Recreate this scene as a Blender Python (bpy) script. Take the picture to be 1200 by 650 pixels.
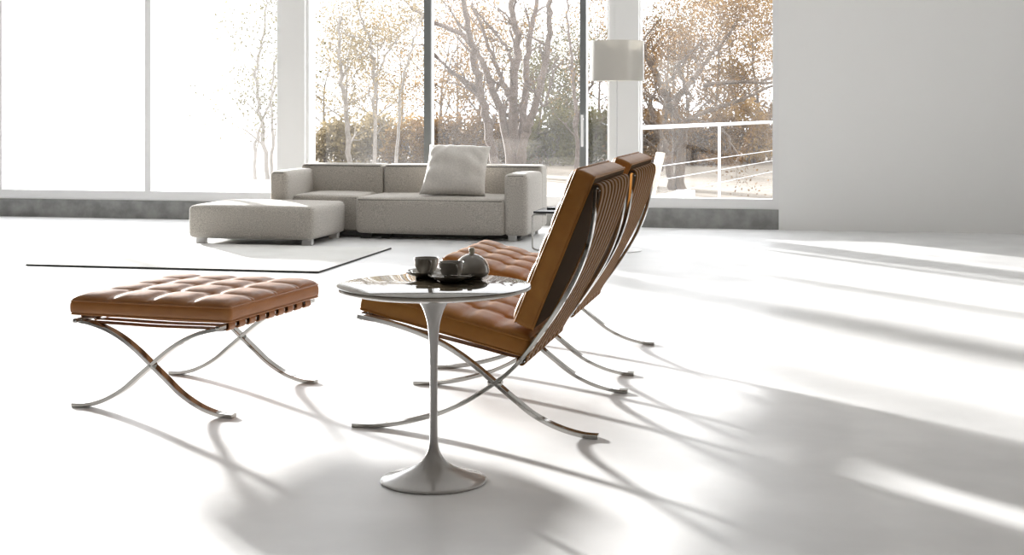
import bpy, math, random
from mathutils import Vector, Matrix
import numpy as np

S = bpy.context.scene
for o in list(bpy.data.objects):
    bpy.data.objects.remove(o)
COL = S.collection
R = math.radians
PI = math.pi

# ------------------------------------------------------------------ camera, sky, sun, exposure
YAW = R(12)
FPX = 1648.0
EYE = 0.993
cam = bpy.data.objects.new('camera', bpy.data.cameras.new('camera'))
COL.objects.link(cam)
cam.location = (0, 0, EYE)
cam.rotation_euler = (R(90), 0, YAW)
cam.data.sensor_width = 36
cam.data.lens = FPX * 36 / 1200
cam.data.shift_y = -(325 - 128) / 1200
cam.data.clip_end = 300
S.camera = cam

S.view_settings.view_transform = 'Standard'
S.view_settings.look = 'None'
S.view_settings.gamma = 1
S.view_settings.use_curve_mapping = False
S.view_settings.exposure = 0.95

world = bpy.data.worlds.new('world')
S.world = world
world.use_nodes = True
bg = world.node_tree.nodes['Background']
bg.inputs[0].default_value = (0.955, 0.975, 1.0, 1)
bg.inputs[1].default_value = 1.7

SUN_DIR = Vector((3.4, -3.8, -1.0))
sun = bpy.data.objects.new('sun', bpy.data.lights.new('sun', 'SUN'))
COL.objects.link(sun)
sun.data.energy = 9.5
sun.data.angle = R(2.3)
sun.data.color = (1.0, 0.98, 0.95)
sun.rotation_euler = SUN_DIR.to_track_quat('-Z', 'Y').to_euler()


def cam_xy(px, D):
    """room point at image column px and camera depth D"""
    xc = (px - 600) / FPX * D
    c, s = math.cos(YAW), math.sin(YAW)
    return xc * c - D * s, xc * s + D * c


def cam_z(py, D):
    return EYE - (py - 128) / FPX * D


# ------------------------------------------------------------------ materials
def mat(name, color, rough=0.5, metal=0.0, spec=0.5, noise=None, bump=None, coat=0.0, sheen=0.0, coat_rough=0.05):
    m = bpy.data.materials.new(name)
    m.use_nodes = True
    nt = m.node_tree
    b = nt.nodes['Principled BSDF']
    b.inputs['Base Color'].default_value = (*color, 1)
    b.inputs['Roughness'].default_value = rough
    b.inputs['Metallic'].default_value = metal
    b.inputs['Specular IOR Level'].default_value = spec
    b.inputs['Coat Weight'].default_value = coat
    b.inputs['Coat Roughness'].default_value = coat_rough
    b.inputs['Sheen Weight'].default_value = sheen
    tc = nt.nodes.new('ShaderNodeTexCoord')
    if noise:
        sc, c2, lo, hi = noise
        n = nt.nodes.new('ShaderNodeTexNoise')
        n.inputs['Scale'].default_value = sc
        n.inputs['Detail'].default_value = 6
        nt.links.new(tc.outputs['Object'], n.inputs['Vector'])
        r = nt.nodes.new('ShaderNodeValToRGB')
        r.color_ramp.elements[0].position = lo
        r.color_ramp.elements[1].position = hi
        r.color_ramp.elements[0].color = (*c2, 1)
        r.color_ramp.elements[1].color = (*color, 1)
        nt.links.new(n.outputs['Fac'], r.inputs['Fac'])
        nt.links.new(r.outputs['Color'], b.inputs['Base Color'])
    if bump:
        sc, st = bump
        n = nt.nodes.new('ShaderNodeTexNoise')
        n.inputs['Scale'].default_value = sc
        n.inputs['Detail'].default_value = 4
        nt.links.new(tc.outputs['Object'], n.inputs['Vector'])
        bp = nt.nodes.new('ShaderNodeBump')
        bp.inputs['Strength'].default_value = st
        bp.inputs['Distance'].default_value = 0.002
        nt.links.new(n.outputs['Fac'], bp.inputs['Height'])
        nt.links.new(bp.outputs['Normal'], b.inputs['Normal'])
    return m


def leaf_mat(name, c1, c2, trans=0.45):
    m = bpy.data.materials.new(name)
    m.use_nodes = True
    nt = m.node_tree
    nt.nodes.clear()
    out = nt.nodes.new('ShaderNodeOutputMaterial')
    tc = nt.nodes.new('ShaderNodeTexCoord')
    n = nt.nodes.new('ShaderNodeTexNoise')
    n.inputs['Scale'].default_value = 2.2
    n.inputs['Detail'].default_value = 8
    r = nt.nodes.new('ShaderNodeValToRGB')
    r.color_ramp.elements[0].position = 0.35
    r.color_ramp.elements[1].position = 0.65
    r.color_ramp.elements[0].color = (*c1, 1)
    r.color_ramp.elements[1].color = (*c2, 1)
    d = nt.nodes.new('ShaderNodeBsdfDiffuse')
    t = nt.nodes.new('ShaderNodeBsdfTranslucent')
    mx = nt.nodes.new('ShaderNodeMixShader')
    mx.inputs[0].default_value = trans
    L = nt.links.new
    L(tc.outputs['Object'], n.inputs['Vector'])
    L(n.outputs['Fac'], r.inputs['Fac'])
    L(r.outputs['Color'], d.inputs['Color'])
    L(r.outputs['Color'], t.inputs['Color'])
    L(d.outputs[0], mx.inputs[1])
    L(t.outputs[0], mx.inputs[2])
    L(mx.outputs[0], out.inputs[0])
    return m


def pane_mat(name, haze, streak=0.5):
    """window glass with a film of dust that scatters the low sun"""
    m = bpy.data.materials.new(name)
    m.use_nodes = True
    nt = m.node_tree
    nt.nodes.clear()
    L = nt.links.new
    out = nt.nodes.new('ShaderNodeOutputMaterial')
    tr = nt.nodes.new('ShaderNodeBsdfTransparent')
    tl = nt.nodes.new('ShaderNodeBsdfTranslucent')
    tl.inputs[0].default_value = (0.97, 0.97, 0.97, 1)
    gl = nt.nodes.new('ShaderNodeBsdfGlossy')
    gl.inputs['Roughness'].default_value = 0.02
    tc = nt.nodes.new('ShaderNodeTexCoord')
    mp = nt.nodes.new('ShaderNodeMapping')
    mp.inputs['Scale'].default_value = (1.6, 1.0, 0.35)
    n = nt.nodes.new('ShaderNodeTexNoise')
    n.inputs['Scale'].default_value = 1.4
    n.inputs['Detail'].default_value = 5
    mr = nt.nodes.new('ShaderNodeMapRange')
    mr.inputs['From Min'].default_value = 0.3
    mr.inputs['From Max'].default_value = 0.7
    mr.inputs['To Min'].default_value = haze * (1 - streak)
    mr.inputs['To Max'].default_value = haze * (1 + streak)
    L(tc.outputs['Object'], mp.inputs['Vector'])
    L(mp.outputs[0], n.inputs['Vector'])
    L(n.outputs['Fac'], mr.inputs['Value'])
    a = nt.nodes.new('ShaderNodeMixShader')
    L(mr.outputs[0], a.inputs[0])
    L(tr.outputs[0], a.inputs[1])
    L(tl.outputs[0], a.inputs[2])
    b = nt.nodes.new('ShaderNodeMixShader')
    b.inputs[0].default_value = 0.025
    L(a.outputs[0], b.inputs[1])
    L(gl.outputs[0], b.inputs[2])
    L(b.outputs[0], out.inputs[0])
    return m


M = {}
M['floor'] = mat('white_resin', (0.86, 0.865, 0.87), 0.38, spec=0.45, noise=(2.6, (0.77, 0.775, 0.78), 0.33, 0.62))
M['wall'] = mat('white_plaster', (0.88, 0.88, 0.87), 0.8, bump=(60, 0.1))
M['unseen_dark_wall'] = mat('dark_bounce_cutting_wall', (0.10, 0.075, 0.055), 0.6)  # unseen walls, dark finish invented to cut bounce light on the chairs
M['white_frame'] = mat('white_lacquered_frame', (0.86, 0.86, 0.86), 0.4)
M['grey_frame'] = mat('grey_anodised_frame', (0.20, 0.21, 0.21), 0.45, metal=0.3)
M['kerb'] = mat('grey_concrete_kerb', (0.34, 0.34, 0.33), 0.8, noise=(9, (0.22, 0.22, 0.215), 0.35, 0.65))
M['pane'] = pane_mat('dusty_glass', 0.016)
M['pane_left'] = pane_mat('very_dusty_glass', 0.03, 0.35)
M['fabric'] = mat('grey_wool', (0.56, 0.525, 0.475), 0.9, noise=(170, (0.34, 0.315, 0.28), 0.38, 0.62), bump=(420, 0.5), sheen=0.3)
M['piping'] = mat('dark_grey_piping', (0.10, 0.097, 0.09), 0.9)
M['linen'] = mat('pale_linen', (0.60, 0.57, 0.53), 0.9, noise=(90, (0.50, 0.475, 0.44), 0.35, 0.65), bump=(300, 0.4), sheen=0.2)
M['leather'] = mat('tan_leather', (0.33, 0.148, 0.033), 0.48, spec=0.22, noise=(14, (0.28, 0.115, 0.023), 0.3, 0.7), bump=(260, 0.25))
M['stool_leather'] = mat('cognac_leather', (0.34, 0.14, 0.038), 0.4, spec=0.5, noise=(14, (0.29, 0.115, 0.03), 0.3, 0.7), bump=(260, 0.25))
M['strap_gap_shade'] = mat('leather_shaded_by_straps', (0.065, 0.034, 0.012), 0.8, spec=0.1)  # cushion leather behind the straps, with the shade there put into its colour
M['strap'] = mat('brown_strap_leather', (0.19, 0.088, 0.024), 0.6, spec=0.2, bump=(200, 0.2))
M['chrome'] = mat('polished_steel', (0.40, 0.39, 0.37), 0.06, metal=1.0)
M['foot'] = mat('white_lacquer_foot', (0.75, 0.75, 0.74), 0.4)
M['dark_foot'] = mat('dark_foot', (0.05, 0.05, 0.05), 0.5)
M['rug'] = mat('white_rug', (0.80, 0.80, 0.78), 0.95, noise=(2.2, (0.72, 0.72, 0.70), 0.3, 0.6), bump=(500, 0.5))
M['rug_edge'] = mat('charcoal_rug_binding', (0.05, 0.05, 0.048), 0.9)
M['top'] = mat('dark_taupe_polished_stone', (0.06, 0.047, 0.03), 0.03, spec=0.4, noise=(6, (0.045, 0.036, 0.024), 0.3, 0.7))
M['top_edge'] = mat('pale_stone_rim', (0.26, 0.235, 0.20), 0.2, coat=0.3)
M['pedestal'] = mat('pale_grey_enamel', (0.44, 0.425, 0.41), 0.22, coat=0.8, coat_rough=0.08)
M['ceramic'] = mat('grey_glazed_ceramic', (0.22, 0.205, 0.18), 0.14, coat=0.4)
M['knob'] = mat('cream_knob', (0.42, 0.38, 0.29), 0.3)
M['black'] = mat('black_lacquer', (0.015, 0.015, 0.016), 0.25)
M['lamp_white'] = mat('white_lamp_metal', (0.80, 0.80, 0.80), 0.35)
M['dry_grass'] = mat('dry_autumn_grass', (0.17, 0.14, 0.105), 0.95, noise=(1.3, (0.11, 0.088, 0.062), 0.3, 0.7))
M['terrace'] = mat('pale_terrace_concrete', (0.52, 0.515, 0.51), 0.8, noise=(2, (0.45, 0.445, 0.44), 0.3, 0.7))
M['bark'] = mat('pale_brown_bark', (0.15, 0.115, 0.095), 0.9, noise=(12, (0.085, 0.062, 0.05), 0.3, 0.7))
M['bark_dark'] = mat('dark_brown_bark', (0.12, 0.085, 0.06), 0.9, noise=(12, (0.07, 0.05, 0.035), 0.3, 0.7))
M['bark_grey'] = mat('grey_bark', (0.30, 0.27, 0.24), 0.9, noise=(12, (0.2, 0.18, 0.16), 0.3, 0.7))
M['leaf_ochre'] = leaf_mat('leaf_ochre_material', (0.14, 0.075, 0.022), (0.28, 0.18, 0.07))
M['leaf_rust'] = leaf_mat('leaf_rust_material', (0.075, 0.045, 0.024), (0.19, 0.115, 0.05))
M['leaf_olive'] = leaf_mat('leaf_olive_material', (0.05, 0.045, 0.022), (0.14, 0.125, 0.055))
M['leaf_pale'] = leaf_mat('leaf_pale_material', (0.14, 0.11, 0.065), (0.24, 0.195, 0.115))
M['rail'] = mat('white_painted_steel', (0.85, 0.85, 0.85), 0.4)
M['plank'] = mat('pale_timber', (0.40, 0.34, 0.27), 0.7, noise=(20, (0.66, 0.58, 0.48), 0.3, 0.7))

ms = bpy.data.materials.new('white_shade_acrylic')
ms.use_nodes = True
nt = ms.node_tree
pb = nt.nodes['Principled BSDF']
pb.inputs['Base Color'].default_value = (0.72, 0.70, 0.66, 1)
pb.inputs['Roughness'].default_value = 0.2
tl = nt.nodes.new('ShaderNodeBsdfTranslucent')
tl.inputs[0].default_value = (0.75, 0.73, 0.68, 1)
mx = nt.nodes.new('ShaderNodeMixShader')
mx.inputs[0].default_value = 0.3
nt.links.new(pb.outputs[0], mx.inputs[1])
nt.links.new(tl.outputs[0], mx.inputs[2])
nt.links.new(mx.outputs[0], nt.nodes['Material Output'].inputs[0])
M['shade'] = ms


# ------------------------------------------------------------------ mesh helpers
class MB:
    def __init__(self):
        self.v, self.f, self.mi = [], [], []

    def add(self, verts, faces, T=None, mi=0):
        n = len(self.v)
        for p in verts:
            p = Vector(p)
            self.v.append(tuple(T @ p if T else p))
        for f in faces:
            self.f.append(tuple(i + n for i in f))
            self.mi.append(mi)

    def box(self, x0, x1, y0, y1, z0, z1, T=None, mi=0):
        v = [(x, y, z) for z in (z0, z1) for y in (y0, y1) for x in (x0, x1)]
        f = [(0, 2, 3, 1), (4, 5, 7, 6), (0, 1, 5, 4), (2, 6, 7, 3), (0, 4, 6, 2), (1, 3, 7, 5)]
        self.add(v, f, T, mi)

    def tube(self, pts, rad, n=10, closed=False, T=None, mi=0):
        pts = [Vector(p) for p in pts]
        if not hasattr(rad, '__len__'):
            rad = [rad] * len(pts)
        N = len(pts)
        up = None
        verts, faces = [], []
        for i, p in enumerate(pts):
            if closed:
                t = pts[(i + 1) % N] - pts[i - 1]
            else:
                t = pts[min(i + 1, N - 1)] - pts[max(i - 1, 0)]
            if t.length < 1e-9:
                t = Vector((0, 0, 1))
            t.normalize()
            if up is None:
                a = Vector((0, 0, 1)) if abs(t.z) < 0.9 else Vector((1, 0, 0))
                up = (a - t * a.dot(t)).normalized()
            else:
                up = (up - t * up.dot(t))
                up = up.normalized() if up.length > 1e-6 else t.orthogonal().normalized()
            sd = t.cross(up)
            for k in range(n):
                a = 2 * PI * k / n
                verts.append(p + (up * math.cos(a) + sd * math.sin(a)) * rad[i])
        for i in range(N if closed else N - 1):
            j = (i + 1) % N
            for k in range(n):
                l = (k + 1) % n
                faces.append((i * n + k, i * n + l, j * n + l, j * n + k))
        if not closed:
            faces.append(tuple(range(n - 1, -1, -1)))
            faces.append(tuple((N - 1) * n + k for k in range(n)))
        self.add(verts, faces, T, mi)

    def lathe(self, prof, n=48, T=None, mi=0, cap0=False, cap1=False):
        verts, faces = [], []
        for r, z in prof:
            for k in range(n):
                a = 2 * PI * k / n
                verts.append((r * math.cos(a), r * math.sin(a), z))
        for i in range(len(prof) - 1):
            for k in range(n):
                l = (k + 1) % n
                faces.append((i * n + k, i * n + l, (i + 1) * n + l, (i + 1) * n + k))
        if cap0:
            faces.append(tuple(range(n - 1, -1, -1)))
        if cap1:
            b = (len(prof) - 1) * n
            faces.append(tuple(b + k for k in range(n)))
        self.add(verts, faces, T, mi)

    def bar(self, path, y0, y1, th, bev=0.002, T=None, mi=0):
        """flat bar swept along a path in the XZ plane, y0..y1 wide, th thick"""
        P = [Vector((p[0], 0, p[1])) for p in path]
        verts, faces = [], []
        N = len(P)
        h = th / 2
        for i in range(N):
            t = (P[min(i + 1, N - 1)] - P[max(i - 1, 0)]).normalized()
            nr = Vector((-t.z, 0, t.x))
            sec = [(y0, -h + bev), (y0 + bev, -h), (y1 - bev, -h), (y1, -h + bev),
                   (y1, h - bev), (y1 - bev, h), (y0 + bev, h), (y0, h - bev)]
            for (y, q) in sec:
                p = P[i] + nr * q
                verts.append((p.x, y, p.z))
        for i in range(N - 1):
            for k in range(8):
                l = (k + 1) % 8
                faces.append((i * 8 + k, i * 8 + l, (i + 1) * 8 + l, (i + 1) * 8 + k))
        faces.append(tuple(range(7, -1, -1)))
        faces.append(tuple((N - 1) * 8 + k for k in range(8)))
        self.add(verts, faces, T, mi)

    def rbox(self, dim, r, n=(8, 8, 8), puff=(0, 0, 0), fn=None, T=None, mi=0):
        """rounded box from the origin to dim; puff bulges each pair of faces; fn(p, nrm) -> extra offset vector"""
        dim = Vector(dim)
        r = min(r, min(dim) / 2 - 1e-4)

        def samples(L, k):
            e = [r * (1 - math.cos(a * PI / 2 / 3)) * 1.0 for a in range(3)]
            mid = [r + (L - 2 * r) * i / k for i in range(k + 1)]
            return [*e, *mid, *[L - q for q in reversed(e)]]
        g = [samples(dim[i], n[i]) for i in range(3)]
        idx, verts, faces = {}, [], []

        def vid(i, j, k):
            key = (i, j, k)
            if key not in idx:
                p = Vector((g[0][i], g[1][j], g[2][k]))
                q = Vector([min(max(p[a], r), dim[a] - r) for a in range(3)])
                d = p - q
                nr = d.normalized() if d.length > 0 else Vector((0, 0, 1))
                w = q + nr * r
                u = [2 * w[a] / dim[a] - 1 for a in range(3)]
                off = Vector((0, 0, 0))
                for a in range(3):
                    b, c = (a + 1) % 3, (a + 2) % 3
                    off[a] += nr[a] * puff[a] * max(0, 1 - u[b] ** 4) * max(0, 1 - u[c] ** 4)
                if fn:
                    off += fn(w, nr)
                idx[key] = len(verts)
                verts.append(w + off)
            return idx[key]
        nx, ny, nz = len(g[0]) - 1, len(g[1]) - 1, len(g[2]) - 1
        for i in range(nx):
            for j in range(ny):
                faces.append((vid(i, j, 0), vid(i, j + 1, 0), vid(i + 1, j + 1, 0), vid(i + 1, j, 0)))
                faces.append((vid(i, j, nz), vid(i + 1, j, nz), vid(i + 1, j + 1, nz), vid(i, j + 1, nz)))
        for i in range(nx):
            for k in range(nz):
                faces.append((vid(i, 0, k), vid(i + 1, 0, k), vid(i + 1, 0, k + 1), vid(i, 0, k + 1)))
                faces.append((vid(i, ny, k), vid(i, ny, k + 1), vid(i + 1, ny, k + 1), vid(i + 1, ny, k)))
        for j in range(ny):
            for k in range(nz):
                faces.append((vid(0, j, k), vid(0, j, k + 1), vid(0, j + 1, k + 1), vid(0, j + 1, k)))
                faces.append((vid(nx, j, k), vid(nx, j + 1, k), vid(nx, j + 1, k + 1), vid(nx, j, k + 1)))
        self.add(verts, faces, T, mi)

    def build(self, name, material, parent=None, smooth=True, loc=None, sharp=40):
        me = bpy.data.meshes.new(name)
        me.from_pydata([tuple(p) for p in self.v], [], self.f)
        mats = material if isinstance(material, (list, tuple)) else [material]
        for m in mats:
            me.materials.append(m)
        if any(self.mi):
            me.polygons.foreach_set('material_index', self.mi)
        me.update()
        if smooth:
            me.shade_smooth()
            me.set_sharp_from_angle(angle=R(sharp))
        o = bpy.data.objects.new(name, me)
        COL.objects.link(o)
        if parent:
            o.parent = parent
        if loc:
            o.location = loc
        return o


def tag(o, label, cat, group=None, kind=None):
    o['label'] = label
    o['category'] = cat
    if group:
        o['group'] = group
    if kind:
        o['kind'] = kind
    return o


def thing(name, label, cat, loc=(0, 0, 0), rz=0, group=None):
    o = bpy.data.objects.new(name, None)
    o.empty_display_size = 0.1
    COL.objects.link(o)
    o.location = loc
    o.rotation_euler = (0, 0, rz)
    return tag(o, label, cat, group)


def struct(name, mb, m, parent=None, smooth=False):
    o = mb.build(name, m, parent, smooth)
    if parent is None:
        o['kind'] = 'structure'
    return o


def copy_tree(o, parent=None, skip=()):
    c = o.copy()
    COL.objects.link(c)
    c.parent = parent
    for ch in list(o.children):
        copy_tree(ch, c)
    return c


def box_struct(name, x0, x1, y0, y1, z0, z1, m):
    b = MB()
    b.box(x0, x1, y0, y1, z0, z1)
    return struct(name, b, m)


def spline(pts, step=6):
    """Catmull-Rom through the points"""
    P = [Vector((*p, 0)) if len(p) == 2 else Vector(p) for p in pts]
    out = []
    for i in range(len(P) - 1):
        a, b, c, d = P[max(i - 1, 0)], P[i], P[i + 1], P[min(i + 2, len(P) - 1)]
        for k in range(step):
            t = k / step
            q = 0.5 * ((2 * b) + (c - a) * t + (2 * a - 5 * b + 4 * c - d) * t * t + (3 * b - a - 3 * c + d) * t ** 3)
            out.append(q)
    out.append(P[-1])
    return [tuple(q[:2]) for q in out] if len(pts[0]) == 2 else out


# ------------------------------------------------------------------ room shell
YW = 11.8
ZT = 3.7
XL, XR, YB, ZC = -11.0, 3.2, -5.0, 3.9
box_struct('floor', XL, XR, YB, YW + 0.3, -0.2, 0, M['floor'])
box_struct('ceiling', XL, XR, YB, YW + 0.3, ZC, ZC + 0.2, M['wall'])
box_struct('wall_left', XL - 0.2, XL, YB, YW + 0.3, -0.2, ZC + 0.2, M['unseen_dark_wall'])
box_struct('wall_right', XR, XR + 0.2, 6.5, YW + 0.3, -0.2, ZC + 0.2, M['wall'])
box_struct('wall_right_rear', XR, XR + 0.2, YB, 6.5, -0.2, ZC + 0.2, M['unseen_dark_wall'])  # unseen right wall split: white far stretch adds bounce, dark stretch cuts it
box_struct('wall_rear', XL - 0.2, XR + 0.2, YB - 0.2, YB, -0.2, ZC + 0.2, M['unseen_dark_wall'])
wb = MB()
wb.box(-0.26, XR, YW, YW + 0.3, 0, ZC)            # solid wall right of the glazing
wb.box(XL, -0.26, YW, YW + 0.3, ZT, ZC)           # lintel over the glazing
struct('wall_back', wb, M['wall'])
# kerb under the glazing
box_struct('baseboard_back', XL, -0.26, YW, YW + 0.3, 0, 0.165, M['kerb'])
# white columns standing in the window wall
for i, (a, b) in enumerate([(-4.640, -4.378), (-1.667, -1.415)]):
    cb = MB()
    T = Matrix.Translation((a, YW - 0.02, 0.0))
    cb.rbox((b - a, 0.28, ZT), 0.006, (1, 1, 1), T=T)
    if i == 1:
        cb.box(a + 0.045, a + 0.052, YW - 0.026, YW - 0.018, 0.24, ZT)
    struct('trim_%d' % (i + 1), cb, M['wall'])


def window(n, x0, x1, fl, fr, wl, wr, pane='pane', handle=False):
    """one glazed bay x0..x1 with frame strips wl / wr wide of material fl / fr"""
    z0, z1 = 0.165, ZT
    y0, y1 = YW + 0.04, YW + 0.12
    f = MB()
    f.box(x0, x1, y0 - 0.03, y1, z0, z0 + 0.085)
    f.box(x0, x1, y0, y1, z1 - 0.06, z1)
    f.box(x0, x0 + 0.004, y0, y1, z0 + 0.085, z1 - 0.06)
    o = struct('window_%d' % n, f, M['white_frame'])
    if wl:
        g = MB()
        g.box(x0, x0 + wl, y0 - 0.02, y1 + 0.01, z0 + 0.085, z1 - 0.06)
        g.build('frame_upright', M[fl], o, False)
    if wr:
        g = MB()
        g.box(x1 - wr, x1, y0 - 0.02, y1 + 0.01, z0 + 0.085, z1 - 0.06)
        up = g.build('frame_upright', M[fr], o, False)
        if handle:
            h = MB()
            zc = cam_z(153, 12.0)
            h.tube([(x1 - wr / 2, y0 - 0.02, zc + 0.10), (x1 - wr / 2, y0 - 0.05, zc + 0.10)], 0.010, 8)
            h.rbox((0.018, 0.014, 0.27), 0.005, (1, 1, 1), T=Matrix.Translation((x1 - wr / 2 - 0.009, y0 - 0.062, zc - 0.135)))
            h.build('window_handle', M['lamp_white'], up)
    p = MB()
    p.box(x0 + wl, x1 - wr, y0 + 0.03, y0 + 0.034, z0 + 0.085, z1 - 0.06)
    p.build('pane', M[pane], o, False)
    return o


window(1, -4.378, -3.236, 'white_frame', 'grey_frame', 0.024, 0.061)
window(2, -3.236, -1.872, 'white_frame', 'grey_frame', 0.0, 0.051, handle=True)
window(3, -1.872, -1.667, 'white_frame', 'white_frame', 0.0, 0.02)
window(4, -1.415, -0.26, 'white_frame', 'white_frame', 0.012, 0.05)
window(5, -5.90, -4.640, 'white_frame', 'grey_frame', 0.03, 0.006, 'pane_left')
window(6, -7.40, -5.90, 'white_frame', 'white_frame', 0.03, 0.03, 'pane_left')
window(7, -9.20, -7.40, 'white_frame', 'white_frame', 0.03, 0.03, 'pane_left')
window(8, -11.0, -9.20, 'white_frame', 'white_frame', 0.03, 0.03, 'pane_left')

# outside ground and terrace
GZ = -0.15
gb = MB()
gb.box(-60, 45, 16.2, 75, GZ - 0.2, GZ)
struct('ground', gb, M['dry_grass'])
tb = MB()
tb.box(-30, 20, YW + 0.3, 16.2, GZ - 0.2, GZ + 0.03)
tt = struct('terrace', tb, M['terrace'])


# ------------------------------------------------------------------ pedestal table and tea things
TX, TY = -0.987, 3.636
t = thing('pedestal_table', 'round pedestal side table with glossy dark top in front of the near tan chair', 'table', (TX, TY, 0))
b = MB()
R0 = 0.2605
b.lathe([(0.0001, 0.5245), (R0 - 0.004, 0.5245), (R0 - 0.001, 0.5235), (R0, 0.5215)], 96)
top = b.build('tabletop', M['top'], t)
b = MB()
b.lathe([(R0, 0.5215), (R0, 0.5165), (R0 - 0.004, 0.5135), (R0 - 0.035, 0.505), (R0 - 0.07, 0.502), (0.03, 0.502)], 96)
b.build('tabletop_rim', M['top_edge'], top)
b = MB()
prof = [(0.075, 0.502), (0.06, 0.496), (0.045, 0.485), (0.037, 0.473), (0.0295, 0.46), (0.0247, 0.448), (0.018, 0.4235), (0.0148, 0.400), (0.0125, 0.37),
        (0.0108, 0.326), (0.0102, 0.25), (0.0102, 0.18), (0.0105, 0.13), (0.0115, 0.105), (0.0145, 0.087), (0.019, 0.074), (0.028, 0.060),
        (0.040, 0.048), (0.056, 0.037), (0.078, 0.027), (0.100, 0.0185), (0.122, 0.012), (0.136, 0.008), (0.1415, 0.005), (0.142, 0.0025), (0.140, 0.0)]
pp = spline(prof, 4)
b.lathe(pp, 80, cap1=True)
b.build('pedestal', M['pedestal'], t, sharp=60)

ZTOP = 0.5245


def lathe_obj(name, prof, m, parent, n=48, step=4, sharp=50):
    b = MB()
    b.lathe(spline(prof, step), n)
    return b.build(name, m, parent, sharp=sharp)


def saucer(label, x, y, rz=0):
    s = thing('saucer', label, 'saucer', (x, y, ZTOP), rz, 'saucers on the pedestal table')
    b = MB()
    b.lathe([(0.0001, 0.0), (0.030, 0.0), (0.034, 0.003), (0.045, 0.0065), (0.056, 0.012), (0.0625, 0.0165), (0.0635, 0.0178), (0.0622, 0.0182),
             (0.054, 0.0140), (0.044, 0.009), (0.034, 0.0062), (0.0001, 0.0055)], 64)
    b.build('saucer_dish', M['ceramic'], s, sharp=80)
    return s


def cup(label, x, y, rz):
    c = thing('teacup', label, 'cup', (x, y, ZTOP + 0.0058), rz, 'teacups on saucers on the pedestal table')
    lathe_obj('cup_bowl', [(0.0001, 0.0), (0.016, 0.0), (0.018, 0.002), (0.021, 0.007), (0.027, 0.015), (0.0318, 0.026), (0.0338, 0.038), (0.0345, 0.0465),
                           (0.0350, 0.0480), (0.0338, 0.0482), (0.0326, 0.0465), (0.0315, 0.036), (0.0285, 0.024), (0.022, 0.012), (0.012, 0.006), (0.0001, 0.005)],
              M['ceramic'], c, 56, 3, 80)
    b = MB()
    pts = spline([(0.0338, 0, 0.0415), (0.045, 0, 0.0425), (0.0525, 0, 0.036), (0.050, 0, 0.024), (0.040, 0, 0.015), (0.0285, 0, 0.0125)], 5)
    b.tube(pts, 0.0026, 8)
    b.build('cup_handle', M['ceramic'], c)
    b = MB()
    b.lathe([(0.0001, 0.0325), (0.0303, 0.0325)], 40)
    b.build('tea', mat('tea', (0.12, 0.05, 0.015), 0.05), c)
    return c


def spoon(label, x, y, rz, tilt=0.0):
    s = thing('teaspoon', label, 'spoon', (x, y, ZTOP + 0.0165), rz, 'teaspoons on the saucers')
    b = MB()
    n, k = 10, 16
    pv, pf = [], []
    for i in range(n + 1):
        rr = i / n
        for j in range(k):
            a = 2 * PI * j / k
            pv.append((0.015 * rr * math.cos(a), 0.009 * rr * math.sin(a), -0.003 * (1 - rr ** 2) + 0.004))
    for i in range(n):
        for j in range(k):
            l = (j + 1) % k
            pf.append((i * k + j, i * k + l, (i + 1) * k + l, (i + 1) * k + j))
    b.add(pv, pf)
    b.build('spoon_bowl', M['chrome'], s)
    b = MB()
    b.tube(spline([(0.014, 0, 0.004), (0.03, 0, 0.0065), (0.06, 0, 0.006), (0.085, 0, 0.005)], 4), 0.0014, 6)
    b.build('spoon_handle', M['chrome'], s)
    return s


C1 = (-1.052, 3.797)
C2 = (-0.957, 3.709)
saucer('saucer under the left teacup, partly hidden by the front saucer', *C1)
cup('left teacup, farther back and nearer the sofa', C1[0], C1[1], R(-58))
saucer('front saucer, nearest the table edge beside the lidded bowl', *C2)
cup('right teacup, standing in front of the lidded bowl', C2[0], C2[1], R(-58))
spoon('teaspoon resting on the left saucer', C1[0] - 0.043, C1[1] - 0.018, R(-68))
spoon('teaspoon resting on the front saucer', C2[0] - 0.018, C2[1] - 0.046, R(-8))

sb = thing('sugar_bowl', 'lidded round bowl with cream knob beside the teacups', 'bowl', (-0.922, 3.800, ZTOP))
lathe_obj('bowl_body', [(0.0001, 0.0), (0.028, 0.0), (0.031, 0.0015), (0.040, 0.005), (0.0460, 0.011), (0.0484, 0.018)], M['ceramic'], sb)
lathe_obj('bowl_lid', [(0.0488, 0.018)] + [(max(0.0001, 0.0488 * math.cos(R(a))), 0.0185 + 0.0495 * math.sin(R(a))) for a in range(6, 91, 7)] + [(0.0001, 0.068)], M['ceramic'], sb, step=2)
lathe_obj('lid_knob', [(0.0072, 0.064), (0.0074, 0.070), (0.0080, 0.076), (0.0084, 0.0805), (0.0072, 0.0835), (0.004, 0.0845), (0.0001, 0.085)], M['knob'], sb, 24)

# ------------------------------------------------------------------ tan lounge chairs
CX, CY = -1.01, 4.555
HALF = 0.365
BACK_LEG = [(-1.403, 0.006), (-1.328, 0.008), (-1.257, 0.018), (-1.198, 0.032), (-1.127, 0.054), (-1.057, 0.085), (-1.003, 0.116), (-0.947, 0.155), (-0.900, 0.193),
            (-0.856, 0.240), (-0.798, 0.318), (-0.748, 0.392), (-0.701, 0.474), (-0.664, 0.566), (-0.644, 0.655), (-0.636, 0.752)]
SEAT_LEG = [(-0.628, 0.006), (-0.678, 0.009), (-0.751, 0.028), (-0.824, 0.062), (-0.887, 0.108), (-0.947, 0.156), (-0.999, 0.197), (-1.057, 0.238), (-1.122, 0.274),
            (-1.198, 0.304), (-1.275, 0.326), (-1.335, 0.339), (-1.385, 0.347)]


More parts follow.
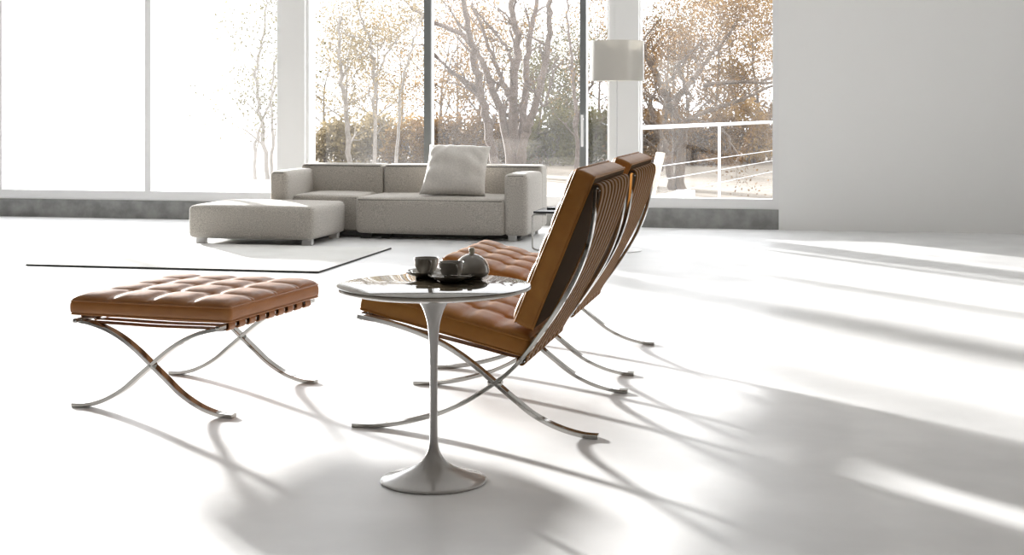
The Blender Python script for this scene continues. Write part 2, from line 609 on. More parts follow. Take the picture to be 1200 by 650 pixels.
def frame_part(parent, path_a, path_b, y, cx, th=0.0125, w=0.034):
    s = 1 if y > 0 else -1
    b = MB()
    pa = [(x - cx, z) for x, z in spline(path_a, 5)]
    pb_ = [(x - cx, z) for x, z in spline(path_b, 5)]
    y0, y1 = (y - w, y) if s > 0 else (y, y + w)
    b.bar(pa, y0, y1, th)
    b.bar(pb_, y0, y1, th)
    # welded joint where the two bars cross
    b.rbox((0.046, w - 0.001, 0.0165), 0.007, (2, 1, 1), T=Matrix.Translation((-0.947 - cx - 0.023, y0 + 0.0005, 0.1475)))
    return b.build('side_frame', M['chrome'], parent, sharp=35)


def tufted(L, W, T, nu, nv, A, welt=0.006, res=1.0, crown=0.5):
    def fn(p, nr):
        if nr.z < 0.3:
            # soft side wall
            u = 2 * p.z / T - 1
            return Vector((nr.x, nr.y, 0)) * 0.003 * (1 - u * u)
        fu, fv = p.x / L * nu, p.y / W * nv
        au, av = fu - math.floor(fu), fv - math.floor(fv)
        bu = 1 - abs(2 * au - 1) ** 3.6
        bv = 1 - abs(2 * av - 1) ** 3.6
        h = A * (0.30 * bu + 0.30 * bv + 0.55 * (bu * bv) ** 0.8)
        du = min(au, 1 - au) * L / nu
        dv = min(av, 1 - av) * W / nv
        iu = 0.5 < fu < nu - 0.5
        iv = 0.5 < fv < nv - 0.5
        if iu:
            h += welt * math.exp(-(du / 0.0062) ** 2)
        if iv:
            h += welt * math.exp(-(dv / 0.0062) ** 2)
        if iu and iv:
            h -= 0.5 * A * math.exp(-(du * du + dv * dv) / 0.014 ** 2)
        cu = 2 * p.x / L - 1
        cv = 2 * p.y / W - 1
        h += A * crown * (1 - cu * cu) * (1 - cv * cv)
        return Vector((0, 0, h * min(1, (nr.z - 0.3) / 0.5)))
    b = MB()
    b.rbox((L, W, T), 0.012, (int(L / 0.0042 * res), int(W / 0.0042 * res), 4), fn=fn)
    return b


def cushion(name, L, W, T, nu, nv, A, TM, m, parent, crown=0.5):
    o = tufted(L, W, T, nu, nv, A, crown=crown).build(name, m, parent, sharp=70)
    o.matrix_local = TM
    # corded edges, top and bottom
    for z, in ((T - 0.003,), (0.003,)):
        pb = MB()
        r = 0.012
        pts = []
        for (cx, cy, a0) in ((L - r, W - r, 0), (r, W - r, 90), (r, r, 180), (L - r, r, 270)):
            for k in range(4):
                a = R(a0 + 30 * k)
                pts.append((cx + r * math.cos(a), cy + r * math.sin(a), z))
        pb.tube(pts, 0.0028, 6, closed=True)
        pb.build('piping', m, o)
    # buttons at the crossings
    b0 = None
    for i in range(1, nu):
        for j in range(1, nv):
            x, y = L * i / nu, W * j / nv
            cu, cv = 2 * x / L - 1, 2 * y / W - 1
            z = T + A * crown * (1 - cu * cu) * (1 - cv * cv) - 0.5 * A + 2 * 0.006 - 0.003
            if b0 is None:
                bb = MB()
                bb.lathe([(0.0001, 0.006), (0.004, 0.0055), (0.0075, 0.003), (0.0085, 0.0)], 14)
                b0 = bb.build('button', m, o)
                b1 = b0
            else:
                b1 = b0.copy()
                COL.objects.link(b1)
                b1.parent = o
            b1.location = (x, y, z)
    return o


def strap_mesh(path, w, th=0.004):
    b = MB()
    b.bar(path, -w / 2, w / 2, th, bev=0.0012)
    return b


def axis_T(ox, oy, oz, dx, dz):
    """local x along (dx, 0, dz), local y along +Y, local z the left normal"""
    l = math.hypot(dx, dz)
    dx, dz = dx / l, dz / l
    return Matrix(((dx, 0, -dz, ox), (0, 1, 0, oy), (dz, 0, dx, oz), (0, 0, 0, 1)))


def make_chair(label):
    c = thing('lounge_chair', label, 'chair', (CX, CY, 0), 0, 'tan leather lounge chairs')
    for s in (-1, 1):
        frame_part(c, BACK_LEG, SEAT_LEG, s * HALF, CX)
    # cross bars between the two side frames
    for (x, z) in ((-0.637, 0.748), (-0.868, 0.222), (-1.378, 0.341)):
        b = MB()
        b.tube([(x - CX, -HALF + 0.02, z), (x - CX, HALF - 0.02, z)], 0.0075, 12)
        b.build('cross_bar', M['chrome'], c)
    W = 0.70
    # seat cushion
    L = 0.548
    TM = axis_T(-1.383 - CX, -W / 2, 0.366, 0.518, -0.128)
    cushion('seat_cushion', L, W, 0.058, 5, 4, 0.0165, TM, M['leather'], c)
    # back cushion, its tufted face forward
    TM = axis_T(-0.828 - CX, -W / 2, 0.318, 0.194, 0.474)
    bc = cushion('back_cushion', 0.508, W, 0.066, 5, 4, 0.014, TM, M['leather'], c, crown=0.0)
    bc.data.materials.append(M['strap_gap_shade'])  # rear faces coloured darker to paint in shade between the straps
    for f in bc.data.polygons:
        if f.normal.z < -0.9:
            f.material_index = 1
    # leather straps, back then seat
    path = spline([(-0.664, 0.735), (-0.660, 0.752), (-0.648, 0.764), (-0.632, 0.765), (-0.622, 0.752), (-0.626, 0.715), (-0.655, 0.62), (-0.705, 0.50),
                   (-0.765, 0.385), (-0.822, 0.285), (-0.852, 0.232), (-0.857, 0.216), (-0.868, 0.208), (-0.881, 0.214), (-0.882, 0.228)], 4)
    path = [(x - CX, z) for x, z in path]
    n = 9
    first = None
    for i in range(n):
        y = -0.306 + 0.612 * i / (n - 1)
        if first is None:
            first = o = strap_mesh(path, 0.042, 0.005).build('back_strap', M['strap'], c)
        else:
            o = first.copy()
            COL.objects.link(o)
            o.parent = c
        o.location.y = y
    path = spline([(-1.372, 0.353), (-1.385, 0.352), (-1.389, 0.340), (-1.380, 0.330), (-1.30, 0.318), (-1.15, 0.285), (-1.0, 0.252), (-0.90, 0.230), (-0.868, 0.2325), (-0.860, 0.226)], 4)
    path = [(x - CX, z) for x, z in path]
    first = None
    for i in range(8):
        y = -0.29 + 0.58 * i / 7
        if first is None:
            first = o = strap_mesh(path, 0.042, 0.004).build('seat_strap', M['strap'], c)
        else:
            o = first.copy()
            COL.objects.link(o)
            o.parent = c
        o.location.y = y
    return c


chair = make_chair('near tan leather lounge chair on crossed steel legs, behind the pedestal table')
chair2 = copy_tree(chair)
chair2.location = (CX - 0.018, CY + 1.025, 0)
chair2['label'] = 'far tan leather lounge chair, behind the near one and mostly hidden by it'

# ------------------------------------------------------------------ tan footstool at the left
st = thing('footstool', 'cognac leather footstool on crossed steel legs, left of the pedestal table', 'stool', (-1.756, 4.84, 0), R(-5.8))
LEG_A = [(0.0, 0.006), (-0.055, 0.009), (-0.12, 0.028), (-0.19, 0.066), (-0.247, 0.112), (-0.30, 0.155), (-0.35, 0.196), (-0.41, 0.236), (-0.47, 0.264), (-0.53, 0.281), (-0.572, 0.287)]
LEG_B = [(-0.60 - x, z) for x, z in LEG_A]
for y in (0.018, -0.618):
    b = MB()
    for p in (LEG_A, LEG_B):
        b.bar(spline(p, 5), y - 0.034 if y > 0 else y, y if y > 0 else y + 0.034, 0.0125)
    b.build('side_frame', M['chrome'], st, sharp=35)
for x in (-0.034, -0.566):
    b = MB()
    b.rbox((0.014, 0.70, 0.014), 0.003, (1, 4, 1), T=Matrix.Translation((x - 0.007, -0.65, 0.286)))
    b.build('cross_bar', M['chrome'], st)
TM = Matrix.Translation((-0.60, -0.628, 0.309))
cushion('seat_cushion', 0.60, 0.655, 0.050, 4, 4, 0.019, TM, M['stool_leather'], st)
path = spline([(-0.046, 0.306), (-0.030, 0.3065), (-0.0225, 0.300), (-0.0225, 0.286), (-0.030, 0.279), (-0.046, 0.281), (-0.15, 0.280), (-0.30, 0.278), (-0.45, 0.280), (-0.554, 0.281),
               (-0.570, 0.279), (-0.5775, 0.286), (-0.5775, 0.300), (-0.570, 0.3065), (-0.554, 0.306)], 3)
first = None
for i in range(9):
    y = -0.575 + 0.555 * i / 8
    if first is None:
        first = o = strap_mesh(path, 0.040, 0.004).build('seat_strap', M['stool_leather'], st)
    else:
        o = first.copy()
        COL.objects.link(o)
        o.parent = st
    o.location.y = y

# ------------------------------------------------------------------ grey sectional sofa
SX, SY = -3.2, 10.7
sofa = thing('sofa', 'long low grey fabric sofa with two arms in front of the window', 'sofa', (SX, SY, 0))


def soft(name, x0, x1, y0, y1, z0, z1, r, puff, m, parent, pipe=None, n=(14, 12, 8)):
    b = MB()
    b.rbox((x1 - x0, y1 - y0, z1 - z0), r, n, puff, T=Matrix.Translation((x0 - SX, y0 - SY, z0)))
    o = b.build(name, M[m], parent, sharp=80)
    if pipe:
        pts_sets = pipe
        for pts in pts_sets:
            pb = MB()
            pb.tube([(p[0] - SX, p[1] - SY, p[2]) for p in pts], 0.0035, 6)
            pb.build('piping', M['piping'], o)
    return o


def top_loop(x0, x1, y0, y1, z, r):
    q = r * 0.35
    return [(x0 + r, y0 + q, z), (x1 - r, y0 + q, z), (x1 - q, y0 + r, z), (x1 - q, y1 - r, z), (x1 - r, y1 - q, z), (x0 + r, y1 - q, z), (x0 + q, y1 - r, z), (x0 + q, y0 + r, z), (x0 + r, y0 + q, z)]


# seats
soft('seat', -3.42, -2.245, 10.30, 10.98, 0.045, 0.318, 0.035, (0.0, 0.012, 0.012), 'fabric', sofa, [top_loop(-3.42, -2.245, 10.292, 10.98, 0.300, 0.03)])
soft('seat', -3.985, -3.425, 10.42, 10.98, 0.045, 0.322, 0.035, (0.0, 0.006, 0.014), 'fabric', sofa, [top_loop(-3.985, -3.425, 10.415, 10.98, 0.303, 0.03)])
# backs
soft('backrest', -4.085, -3.385, 10.90, 11.13, 0.06, 0.548, 0.028, (0, 0.014, 0.004), 'fabric', sofa, [top_loop(-4.085, -3.385, 10.888, 11.13, 0.536, 0.03)])
soft('backrest', -3.380, -2.075, 10.90, 11.13, 0.06, 0.548, 0.028, (0, 0.014, 0.004), 'fabric', sofa, [top_loop(-3.380, -2.075, 10.888, 11.13, 0.536, 0.03)])
# arms
soft('armrest', -2.250, -2.075, 10.30, 10.92, 0.045, 0.505, 0.03, (0.008, 0.006, 0.006), 'fabric', sofa, [top_loop(-2.250, -2.075, 10.296, 10.92, 0.492, 0.03)])
soft('armrest', -4.115, -3.975, 10.30, 10.92, 0.045, 0.510, 0.03, (0.006, 0.006, 0.006), 'fabric', sofa, [top_loop(-4.115, -3.975, 10.296, 10.92, 0.497, 0.03)])
for (x, y, w, m) in ((-2.20, 10.37, 0.06, 'foot'), (-2.15, 11.0, 0.05, 'foot'), (-3.36, 10.40, 0.08, 'dark_foot'), (-3.20, 10.40, 0.07, 'dark_foot'), (-4.03, 11.0, 0.05, 'dark_foot'), (-4.03, 10.4, 0.05, 'dark_foot'),
                     (-2.15, 10.85, 0.05, 'foot')):
    b = MB()
    b.rbox((w, 0.05, 0.047), 0.004, (1, 1, 1), T=Matrix.Translation((x - w / 2 - SX, y - 0.025 - SY, 0)))
    b.build('sofa_foot', M[m], sofa)
b = MB()
b.box(-3.98 - SX, -2.15 - SX, 10.42 - SY, 10.46 - SY, 0.012, 0.045)
b.build('base_rail', M['dark_foot'], sofa, False)

ott = thing('ottoman', 'pale grey fabric ottoman block pushed against the left end of the sofa', 'ottoman', (-3.95, 10.0, 0))
SX, SY = -3.95, 10.0
soft('ottoman_seat', -4.50, -3.53, 9.66, 10.405, 0.045, 0.283, 0.035, (0.008, 0.008, 0.014), 'fabric', ott, [top_loop(-4.50, -3.527, 9.658, 10.405, 0.266, 0.03)])
for (x, y) in ((-3.60, 9.75), (-3.60, 10.33), (-4.43, 9.75), (-4.43, 10.33)):
    b = MB()
    b.rbox((0.075, 0.05, 0.046), 0.004, (1, 1, 1), T=Matrix.Translation((x - 0.037 - SX, y - 0.025 - SY, 0)))
    b.build('ottoman_foot', M['foot'], ott)

# scatter cushion leaning on the back
b = MB()
n = 28
w, h, tk = 0.49, 0.49, 0.20
vs, fs = [], []
rnd = random.Random(5)
for sd in (1, -1):
    for i in range(n + 1):
        for j in range(n + 1):
            u, v = 2 * i / n - 1, 2 * j / n - 1
            pin = 1 - 0.07 * (1 - abs(v) ** 2) * abs(u) ** 3
            pin2 = 1 - 0.07 * (1 - abs(u) ** 2) * abs(v) ** 3
            th = tk / 2 * (max(0, 1 - abs(u) ** 2.4) * max(0, 1 - abs(v) ** 2.4)) ** 0.5
            wr = 0.006 * math.sin(7 * u + 5 * v + 1.2) * math.sin(3 * v - 4 * u) * min(1, th * 20)
            wr += 0.004 * math.sin(16 * u * v + 3 * u) * min(1, th * 20)
            slump = 1 + 0.05 * (0.5 - v * 0.5)
            vs.append((u * w / 2 * pin * slump, sd * (th + wr), v * h / 2 * pin2))
m_ = (n + 1) ** 2
for k, sd in enumerate((1, -1)):
    for i in range(n):
        for j in range(n):
            a = k * m_ + i * (n + 1) + j
            q = (a, a + 1, a + n + 2, a + n + 1)
            fs.append(q if sd > 0 else q[::-1])
b.add(vs, fs)
cu = b.build('scatter_cushion', M['linen'], None, sharp=180)
tag(cu, 'pale linen cushion leaning on the sofa back near the dark window upright', 'cushion')
bm_mod = cu.modifiers.new('weld', 'WELD')
bm_mod.merge_threshold = 0.0008
cx_, cy_ = cam_xy(532, 10.86)
cu.location = (cx_, 10.60, 0.520)
cu.rotation_euler = (R(-40), R(1.5), R(4))

# ------------------------------------------------------------------ rug
b = MB()
b.rbox((1.95, 1.50, 0.012), 0.004, (4, 4, 1), T=Matrix.Translation((-4.87, 8.09, 0)))
rug = b.build('rug', M['rug'], None)
tag(rug, 'white rug with a thin dark border lying before the grey ottoman', 'rug')
b = MB()
loop = [(-2.918, 8.088), (-2.918, 9.592), (-4.872, 9.592), (-4.872, 8.088)]
for i in range(4):
    p, q = loop[i], loop[(i + 1) % 4]
    b.tube([(p[0], p[1], 0.006), (q[0], q[1], 0.006)], 0.005, 6)
b.build('rug_binding', M['rug_edge'], rug)

# ------------------------------------------------------------------ floor lamp
lx, ly = -1.334, 9.825
lamp = thing('floor_lamp', 'white floor lamp with drum shade beside the white window column', 'lamp', (lx, ly, 0))
b = MB()
b.lathe(spline([(0.172, 0.0), (0.173, 0.006), (0.15, 0.011), (0.10, 0.017), (0.055, 0.028), (0.028, 0.055), (0.014, 0.10), (0.008, 0.16)], 4), 56, cap0=True)
b.build('lamp_base', M['lamp_white'], lamp, sharp=60)
b = MB()
b.tube([(0, 0, 0.15), (0, 0, 1.44)], 0.007, 10)
b.build('pole', M['lamp_white'], lamp)
b = MB()
b.lathe([(0.188, 1.195), (0.190, 1.193), (0.1905, 1.20), (0.1905, 1.465), (0.190, 1.473), (0.186, 1.473), (0.1855, 1.465), (0.1855, 1.20), (0.188, 1.195)], 72)
sh = b.build('lamp_shade', M['shade'], lamp, sharp=50)
b = MB()
for k in range(3):
    a = k * 2 * PI / 3
    b.tube([(0, 0, 1.43), (0.187 * math.cos(a), 0.187 * math.sin(a), 1.45)], 0.003, 6)
b.build('shade_support', M['lamp_white'], sh)

# ------------------------------------------------------------------ little tubular side table by the sofa arm
sx, sy = -1.915, 9.70
t = thing('side_table', 'small low table with black top and bent chrome tube frame beside the sofa arm', 'table', (sx, sy, 0))
b = MB()
b.rbox((0.42, 0.36, 0.016), 0.004, (2, 2, 1), T=Matrix.Translation((0.008, -0.01, 0.262)))
b.build('tabletop', M['black'], t)
for (y, lx0) in ((0.0, 0.0), (0.33, 0.25)):
    b = MB()
    pts = spline([(lx0 + 0.10, y, 0.254), (lx0 + 0.03, y, 0.254), (lx0 + 0.006, y, 0.247), (lx0, y, 0.225), (lx0, y, 0.12), (lx0, y, 0.035), (lx0 + 0.008, y, 0.014), (lx0 + 0.035, y, 0.007), (lx0 + 0.10, y, 0.007),
                  (0.40, y, 0.007), (0.425, y, 0.02), (0.43, y, 0.06), (0.43, y, 0.2), (0.425, y, 0.243), (0.40, y, 0.254), (0.35, y, 0.254)], 4)
    b.tube(pts, 0.0065, 10)
    b.build('tube_frame', M['chrome'], t)
b = MB()
b.rbox((0.20, 0.14, 0.014), 0.003, (1, 1, 1), T=Matrix.Translation((sx + 0.07, sy + 0.17, 0.278)))
tag(b.build('book', M['black'], None), 'thin black book lying on the small low side table', 'book')


# ------------------------------------------------------------------ garden beyond the glass
def twigs(b, p, d, length, r, depth, rnd, tips, spread=0.6, up=0.12, seg=3, sides=5):
    pts, rad = [p.copy()], [r]
    q = p.copy()
    dd = d.copy()
    for i in range(seg):
        dd = (dd + Vector((rnd.gauss(0, 0.16), rnd.gauss(0, 0.16), rnd.gauss(0, 0.12) + up * 0.4))).normalized()
        q = q + dd * (length / seg)
        pts.append(q.copy())
        rad.append(r * (1 - 0.55 * (i + 1) / seg))
    b.tube(pts, rad, sides)
    tips.append(q.copy())
    if depth <= 0:
        tips.append(pts[1].copy())
        return
    for k in range(rnd.choice((2, 3, 3))):
        i = rnd.randint(1, seg)
        nd = (dd + Vector((rnd.gauss(0, spread), rnd.gauss(0, spread), rnd.gauss(0, spread * 0.6) + up))).normalized()
        twigs(b, pts[i], nd, length * rnd.uniform(0.55, 0.8), rad[i] * 0.62, depth - 1, rnd, tips, spread, up, seg, 4 if depth < 3 else sides)


def leaves(centres, per, sigma, size, rnd, zmin=None):
    vs, fs = [], []
    for c in centres:
        for _ in range(per):
            p = Vector((c.x + rnd.gauss(0, sigma), c.y + rnd.gauss(0, sigma), c.z + rnd.gauss(0, sigma * 0.8)))
            if zmin is not None and p.z < zmin:
                p.z = zmin + rnd.random() * 0.2
            a = Vector((rnd.gauss(0, 1), rnd.gauss(0, 1), rnd.gauss(0, 1))).normalized()
            c2 = a.orthogonal().normalized()
            s = size * rnd.uniform(0.6, 1.4)
            n = len(vs)
            vs += [p - a * s, p - c2 * s * 0.6, p + a * s, p + c2 * s * 0.6]
            fs.append((n, n + 1, n + 2, n + 3))
    b = MB()
    b.v = [tuple(v) for v in vs]
    b.f = fs
    b.mi = [0] * len(fs)
    return b


def tree(label, x, y, h, seed, bark, leaf, lean=(0, 0), depth=4, per=6, sigma=0.28, size=0.05, r=0.09, spread=0.55, clear=0.25, name='tree', group='trees and bushes beyond the window'):
    rnd = random.Random(seed)
    t = thing(name, label, 'tree', (x, y, GZ), 0, group)
    b = MB()
    tips = []
    d = Vector((lean[0], lean[1], 1)).normalized()
    q = Vector((0, 0, -0.05))
    pts, rad = [q.copy()], [r]
    n = 7
    for i in range(n):
        d = (d + Vector((rnd.gauss(0, 0.07), rnd.gauss(0, 0.07), 0.1))).normalized()
        q = q + d * (h * 0.72 / n)
        pts.append(q.copy())
        rad.append(r * (1 - 0.75 * (i + 1) / n))
    b.tube(pts, rad, 8)
    for i in range(1, n + 1):
        if i / n < clear:
            continue
        for k in range(2):
            a = rnd.uniform(0, 2 * PI)
            nd = Vector((math.cos(a), math.sin(a), rnd.uniform(0.2, 0.9))).normalized()
            twigs(b, pts[i], nd, h * 0.24 * rnd.uniform(0.7, 1.2), rad[i] * 0.6, depth - 2, rnd, tips, spread)
    b.build('trunk', M[bark], t)
    if per:
        leaves(tips, per, sigma, size, rnd).build('foliage', M[leaf], t, False)
    return t


def shrub(label, x, y, w, h, seed, leaf, n=260, per=9, size=0.045, bark='bark'):
    rnd = random.Random(seed)
    t = thing('shrub', label, 'shrub', (x, y, GZ), 0, 'trees and bushes beyond the window')
    b = MB()
    tips = []
    for k in range(9):
        a = rnd.uniform(0, 2 * PI)
        p = Vector((rnd.uniform(-w, w) * 0.35, rnd.uniform(-0.3, 0.3), -0.03))
        d = Vector((math.cos(a) * 0.45, math.sin(a) * 0.3, 1)).normalized()
        twigs(b, p, d, h * 0.62, 0.02, 2, rnd, tips, 0.5)
    b.build('stem', M[bark], t)
    cs = []
    for k in range(n):
        u = rnd.uniform(-1, 1)
        hh = h * (1 - abs(u) ** 2.5 * 0.6) * rnd.uniform(0.03, 1) ** 0.8
        cs.append(Vector((u * w / 2, rnd.uniform(-0.6, 0.6), hh)))
    leaves(cs, per, 0.11, size, rnd, 0.0).build('foliage', M[leaf], t, False)
    return t


def traced_tree(label, D, base_px, stems, seed, bark, tip_depth, leaf=None, per=0, sigma=0.2, size=0.04, tw=0.5, every=2, group='trees and bushes beyond the window'):
    """a tree whose main stems follow the photo, each spreading in depth as well"""
    rnd = random.Random(seed)
    bx, by = cam_xy(base_px, D)
    t = thing('tree', label, 'tree', (bx, by, GZ), 0, group)
    b = MB()
    tips = []
    for (r0, r1, dd, pts) in stems:
        P = []
        N = len(pts)
        for i, (px, py) in enumerate(pts):
            f = i / (N - 1)
            Di = D + dd * f
            x, y = cam_xy(px, Di)
            P.append((x - bx, y - by, cam_z(py, Di) - GZ))
        Q = [Vector(p) for p in spline(P, 5)]
        rr = [r0 + (r1 - r0) * i / (len(Q) - 1) for i in range(len(Q))]
        Q = [q + Vector((rnd.gauss(0, 0.015), rnd.gauss(0, 0.02), 0)) for q in Q]
        b.tube(Q, rr, 8)
        for i in range(5, len(Q), every):
            f = i / (len(Q) - 1)
            dirn = (Q[min(i + 1, len(Q) - 1)] - Q[i - 1]).normalized()
            nd = (dirn * 0.8 + Vector((rnd.gauss(0, 0.6), rnd.gauss(0, 0.6), rnd.gauss(0.1, 0.4)))).normalized()
            twigs(b, Q[i], nd, tw * rnd.uniform(0.6, 1.2), rr[i] * 0.45, tip_depth, rnd, tips, 0.45)
    b.build('trunk', M[bark], t)
    if leaf and per:
        leaves(tips, per, sigma, size, rnd).build('foliage', M[leaf], t, False)
    return t


G = 'trees and bushes beyond the window'
traced_tree('large bare tree with many pale rising stems seen through the middle pane', 24, 600, [
    (0.085, 0.03, -0.9, [(584, 204), (572, 152), (563, 108), (557, 75), (551, 45), (545, 18), (538, -20), (530, -70)]),
    (0.08, 0.028, 0.8, [(600, 206), (590, 138), (577, 104), (567, 77), (546, 44), (512, 28), (480, 8)]),
    (0.095, 0.036, 0.2, [(603, 206), (601, 142), (602, 92), (607, 54), (602, 22), (599, -10), (596, -70)]),
    (0.08, 0.028, 1.2, [(611, 206), (613, 142), (617, 98), (620, 54), (626, 22), (630, -10), (640, -60)]),
    (0.08, 0.032, -1.3, [(607, 206), (615, 160), (624, 134), (632, 101), (642, 63), (643, 22), (646, -15), (655, -70)]),
    (0.045, 0.018, -0.8, [(566, 122), (557, 104), (544, 94), (530, 84), (523, 78), (506, 60), (494, 52)]),
    (0.055, 0.018, 0.6, [(598, 116), (590, 98), (582, 80), (573, 57), (565, 30), (552, 5)]),
    (0.035, 0.015, 0.8, [(603, 80), (596, 60), (588, 48), (580, 36), (566, 22), (556, 10)]),
    (0.030, 0.012, -0.6, [(629, 108), (638, 124), (644, 98), (650, 80), (654, 66)]),
], 11, 'bark', 2, 'leaf_rust', 1, 0.12, 0.02, tw=0.55, every=4)

traced_tree('dark spreading tree with crooked branches seen through the right pane', 20, 800, [
    (0.075, 0.035, 0.3, [(797, 224), (797, 190), (801, 161), (790, 132), (778, 108), (769, 87), (756, 62), (748, 45), (738, 20)]),
    (0.060, 0.030, -0.6, [(789, 222), (784, 190), (778, 170), (770, 150), (764, 130), (760, 112)]),
    (0.050, 0.018, 0.8, [(786, 126), (800, 108), (812, 92), (824, 76), (834, 62), (846, 52), (860, 30)]),
    (0.028, 0.010, -1.0, [(800, 142), (812, 139), (830, 144), (847, 152), (856, 166), (866, 182)]),
    (0.035, 0.014, -0.8, [(826, 100), (850, 97), (875, 96), (900, 97), (925, 92)]),
    (0.035, 0.014, 0.7, [(806, 140), (824, 132), (846, 124), (870, 117), (888, 108), (908, 99), (930, 90)]),
    (0.040, 0.025, 0.4, [(773, 200), (774, 176), (777, 150), (782, 130)]),
    (0.030, 0.012, 0.2, [(806, 128), (808, 110), (800, 92), (796, 76), (790, 60)]),
    (0.030, 0.012, -0.4, [(776, 104), (786, 92), (794, 80), (800, 70), (812, 60), (822, 46)]),
], 23, 'bark_dark', 2, 'leaf_rust', 3, 0.14, 0.02, tw=0.5, every=4)

traced_tree('slender bare tree with yellow leaves right of the bare tree, near the window handle', 27, 668, [
    (0.045, 0.015, 0.4, [(676, 200), (676, 160), (674, 120), (670, 80), (667, 45), (664, 10), (660, -30)]),
    (0.030, 0.012, -0.5, [(674, 150), (684, 120), (695, 95), (704, 78), (712, 60)]),
], 31, 'bark', 2, 'leaf_ochre', 2, 0.2, 0.022, tw=0.5, every=4)

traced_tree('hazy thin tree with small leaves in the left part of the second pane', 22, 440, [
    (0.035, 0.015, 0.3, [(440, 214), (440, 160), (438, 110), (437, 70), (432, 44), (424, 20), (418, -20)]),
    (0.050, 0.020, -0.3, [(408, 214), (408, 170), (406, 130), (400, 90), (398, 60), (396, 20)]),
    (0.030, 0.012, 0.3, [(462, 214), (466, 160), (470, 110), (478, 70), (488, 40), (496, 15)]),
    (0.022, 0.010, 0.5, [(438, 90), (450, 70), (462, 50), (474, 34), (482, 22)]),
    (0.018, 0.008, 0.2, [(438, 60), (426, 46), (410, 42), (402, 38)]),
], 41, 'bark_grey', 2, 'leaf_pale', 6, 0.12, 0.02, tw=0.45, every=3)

traced_tree('grey bare tree behind the glass at the far left edge', 23, 310, [
    (0.040, 0.015, 0.3, [(312, 214), (310, 170), (304, 130), (300, 90), (304, 60), (310, 30), (312, -10)]),
    (0.030, 0.012, -0.5, [(318, 214), (320, 170), (318, 120), (322, 80), (330, 50)]),
    (0.030, 0.012, 0.5, [(299, 214), (298, 180), (304, 150), (316, 120), (322, 100)]),
], 51, 'bark_grey', 2, 'leaf_olive', 6, 0.2, 0.026, tw=0.6, every=3)

# the woodland edge behind
woods = [
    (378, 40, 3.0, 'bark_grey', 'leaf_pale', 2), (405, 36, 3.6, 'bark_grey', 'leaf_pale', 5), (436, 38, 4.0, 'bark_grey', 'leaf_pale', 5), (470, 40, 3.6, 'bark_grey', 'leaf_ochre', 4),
    (512, 37, 3.6, 'bark', 'leaf_ochre', 5), (535, 42, 4.2, 'bark', 'leaf_rust', 5), (560, 36, 3.0, 'bark', 'leaf_ochre', 4), (590, 44, 3.6, 'bark', 'leaf_olive', 4),
    (628, 38, 3.0, 'bark_dark', 'leaf_olive', 6), (650, 42, 3.4, 'bark_dark', 'leaf_olive', 6), (672, 36, 2.8, 'bark_dark', 'leaf_olive', 6), (700, 40, 4.0, 'bark', 'leaf_ochre', 5),
    (745, 40, 4.4, 'bark_dark', 'leaf_rust', 6), (772, 36, 3.6, 'bark_dark', 'leaf_rust', 6), (806, 42, 4.4, 'bark_dark', 'leaf_ochre', 7), (836, 36, 3.7, 'bark_dark', 'leaf_rust', 7),
    (862, 40, 4.2, 'bark_dark', 'leaf_ochre', 8), (890, 36, 3.8, 'bark_dark', 'leaf_ochre', 8), (916, 40, 4.2, 'bark_dark', 'leaf_rust', 7), (850, 50, 5.0, 'bark_dark', 'leaf_rust', 7), (790, 50, 4.6, 'bark_dark', 'leaf_olive', 6),
]
wl = [
    'faint pale tree at the hazy left side of the second pane', 'hazy pale tree left of the leafy thin tree in the second pane', 'tall hazy pale tree in the middle of the second pane',
    'ochre tree by the left dark upright, second pane', 'ochre tree just right of the left dark upright', 'rusty tree behind the leftmost bare stems', 'low ochre tree behind the stems of the bare tree',
    'olive tree directly behind the bare tree', 'dark olive tree right of the bare tree base', 'olive tree between the bare tree and the right dark upright', 'low olive tree at the right dark upright',
    'tall ochre tree in the narrow pane under the lamp shade', 'rusty tree beside the white column in the right pane', 'low rusty tree left of the crooked dark trunk', 'tall ochre tree behind the crooked dark trunk',
    'rusty tree right of the crooked dark trunk', 'bright ochre tree right of the crooked branches', 'bright ochre tree near the right window edge', 'rusty tree at the extreme right window edge',
    'distant rusty treetop above the long horizontal branches', 'distant olive treetop behind the crooked left branches']
for i, ((px, D, h, bk, lf, per), lb) in enumerate(zip(woods, wl)):
    x, y = cam_xy(px, D)
    tree(lb, x, y, h * 1.18, 100 + i, bk, lf, per=int(per * 2.6), sigma=0.22, size=0.034, r=0.05, clear=0.15, depth=4)

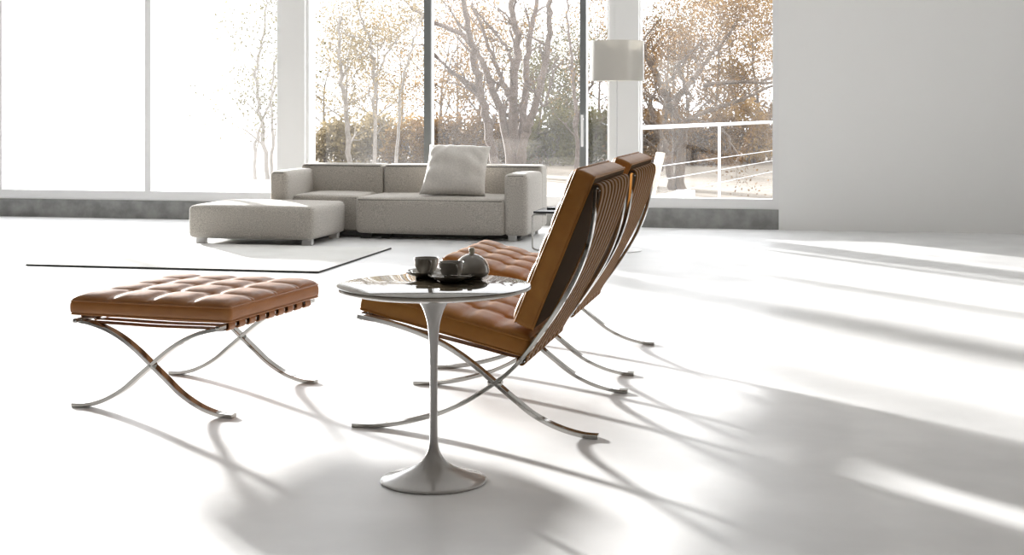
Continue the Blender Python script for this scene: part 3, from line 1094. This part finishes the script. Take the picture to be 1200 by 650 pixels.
hedge = [(395, 30, 'leaf_pale', 0.9), (440, 31, 'leaf_pale', 1.0), (484, 30, 'leaf_ochre', 0.9), (524, 29, 'leaf_rust', 1.0), (566, 31, 'leaf_rust', 1.0), (606, 30, 'leaf_rust', 0.9),
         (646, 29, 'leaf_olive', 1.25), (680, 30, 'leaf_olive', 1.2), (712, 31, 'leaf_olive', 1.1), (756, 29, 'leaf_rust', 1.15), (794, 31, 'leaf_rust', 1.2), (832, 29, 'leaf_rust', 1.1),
         (870, 30, 'leaf_ochre', 1.3), (905, 31, 'leaf_rust', 1.2)]
hl = ['pale bush at the left of the second pane', 'pale bush behind the left sofa cushions, middle of the second pane', 'ochre bush beside the left dark upright',
      'rusty bush above the scatter cushion', 'rusty bush at the left foot of the bare tree', 'rusty bush at the foot of the bare tree', 'olive bush right of the foot of the bare tree',
      'olive bush by the right dark upright', 'olive bush in the narrow pane left of the white column', 'rusty bush just right of the white column', 'rusty bush behind the crooked dark trunk',
      'rusty bush above the pale block, right pane', 'ochre bush in the right part of the right pane', 'rusty bush against the right window edge']
for i, ((px, D, lf, h), lb) in enumerate(zip(hedge, hl)):
    x, y = cam_xy(px, D)
    shrub(lb, x, y, 1.1, h, 300 + i, lf)

# low terrace wall block, railing, leaning plank
bx, by = cam_xy(798, 14.6)
b = MB()
z1 = cam_z(222.5, 16.1)
b.rbox((0.20, 1.55, z1 - GZ), 0.008, (1, 1, 1), T=Matrix.Translation((-0.14, -0.5, -0.03)))
blk = b.build('terrace_block', M['rail'], None)
blk.location = (bx, by, GZ + 0.06)
tag(blk, 'low white block on the terrace outside the right pane', 'block')

# railing running away from the house
A = Vector((*cam_xy(744, 12.45), 0))
B = Vector((*cam_xy(930, 19.5), 0))
rl = thing('terrace_railing', 'thin white railing with wires crossing outside the right pane', 'railing', (A.x, A.y, GZ))


def rp(f, z):
    p = A.lerp(B, f) - A
    return (p.x, p.y, z - GZ)


b = MB()
b.tube([rp(0, 0.828), rp(1, 0.828)], 0.019, 10)
b.build('top_rail', M['rail'], rl)
for z in (0.46, 0.33, 0.19):
    b = MB()
    b.tube([rp(0, z), rp(1, z)], 0.0035, 6)
    b.build('railing_wire', M['rail'], rl)
for f in (0.01, 0.42, 0.99):
    b = MB()
    b.tube([rp(f, GZ), rp(f, 0.82)], 0.014, 8)
    b.build('railing_post', M['rail'], rl)

px0 = cam_xy(752, 13.0)
px1 = cam_xy(773, 13.0)
b = MB()
p0 = Vector((px0[0], px0[1], GZ))
p1 = Vector((px1[0], px1[1] + 0.1, cam_z(179, 13.0)))
dv = p1 - p0
Tp = Matrix.Translation(p0) @ dv.to_track_quat('Z', 'Y').to_matrix().to_4x4()
b.rbox((0.10, 0.04, dv.length), 0.004, (1, 1, 1), T=Tp @ Matrix.Translation((-0.05, -0.02, 0)))
tag(b.build('timber_plank', M['plank'], None), 'pale timber plank leaning outside the window behind the far chair', 'plank')
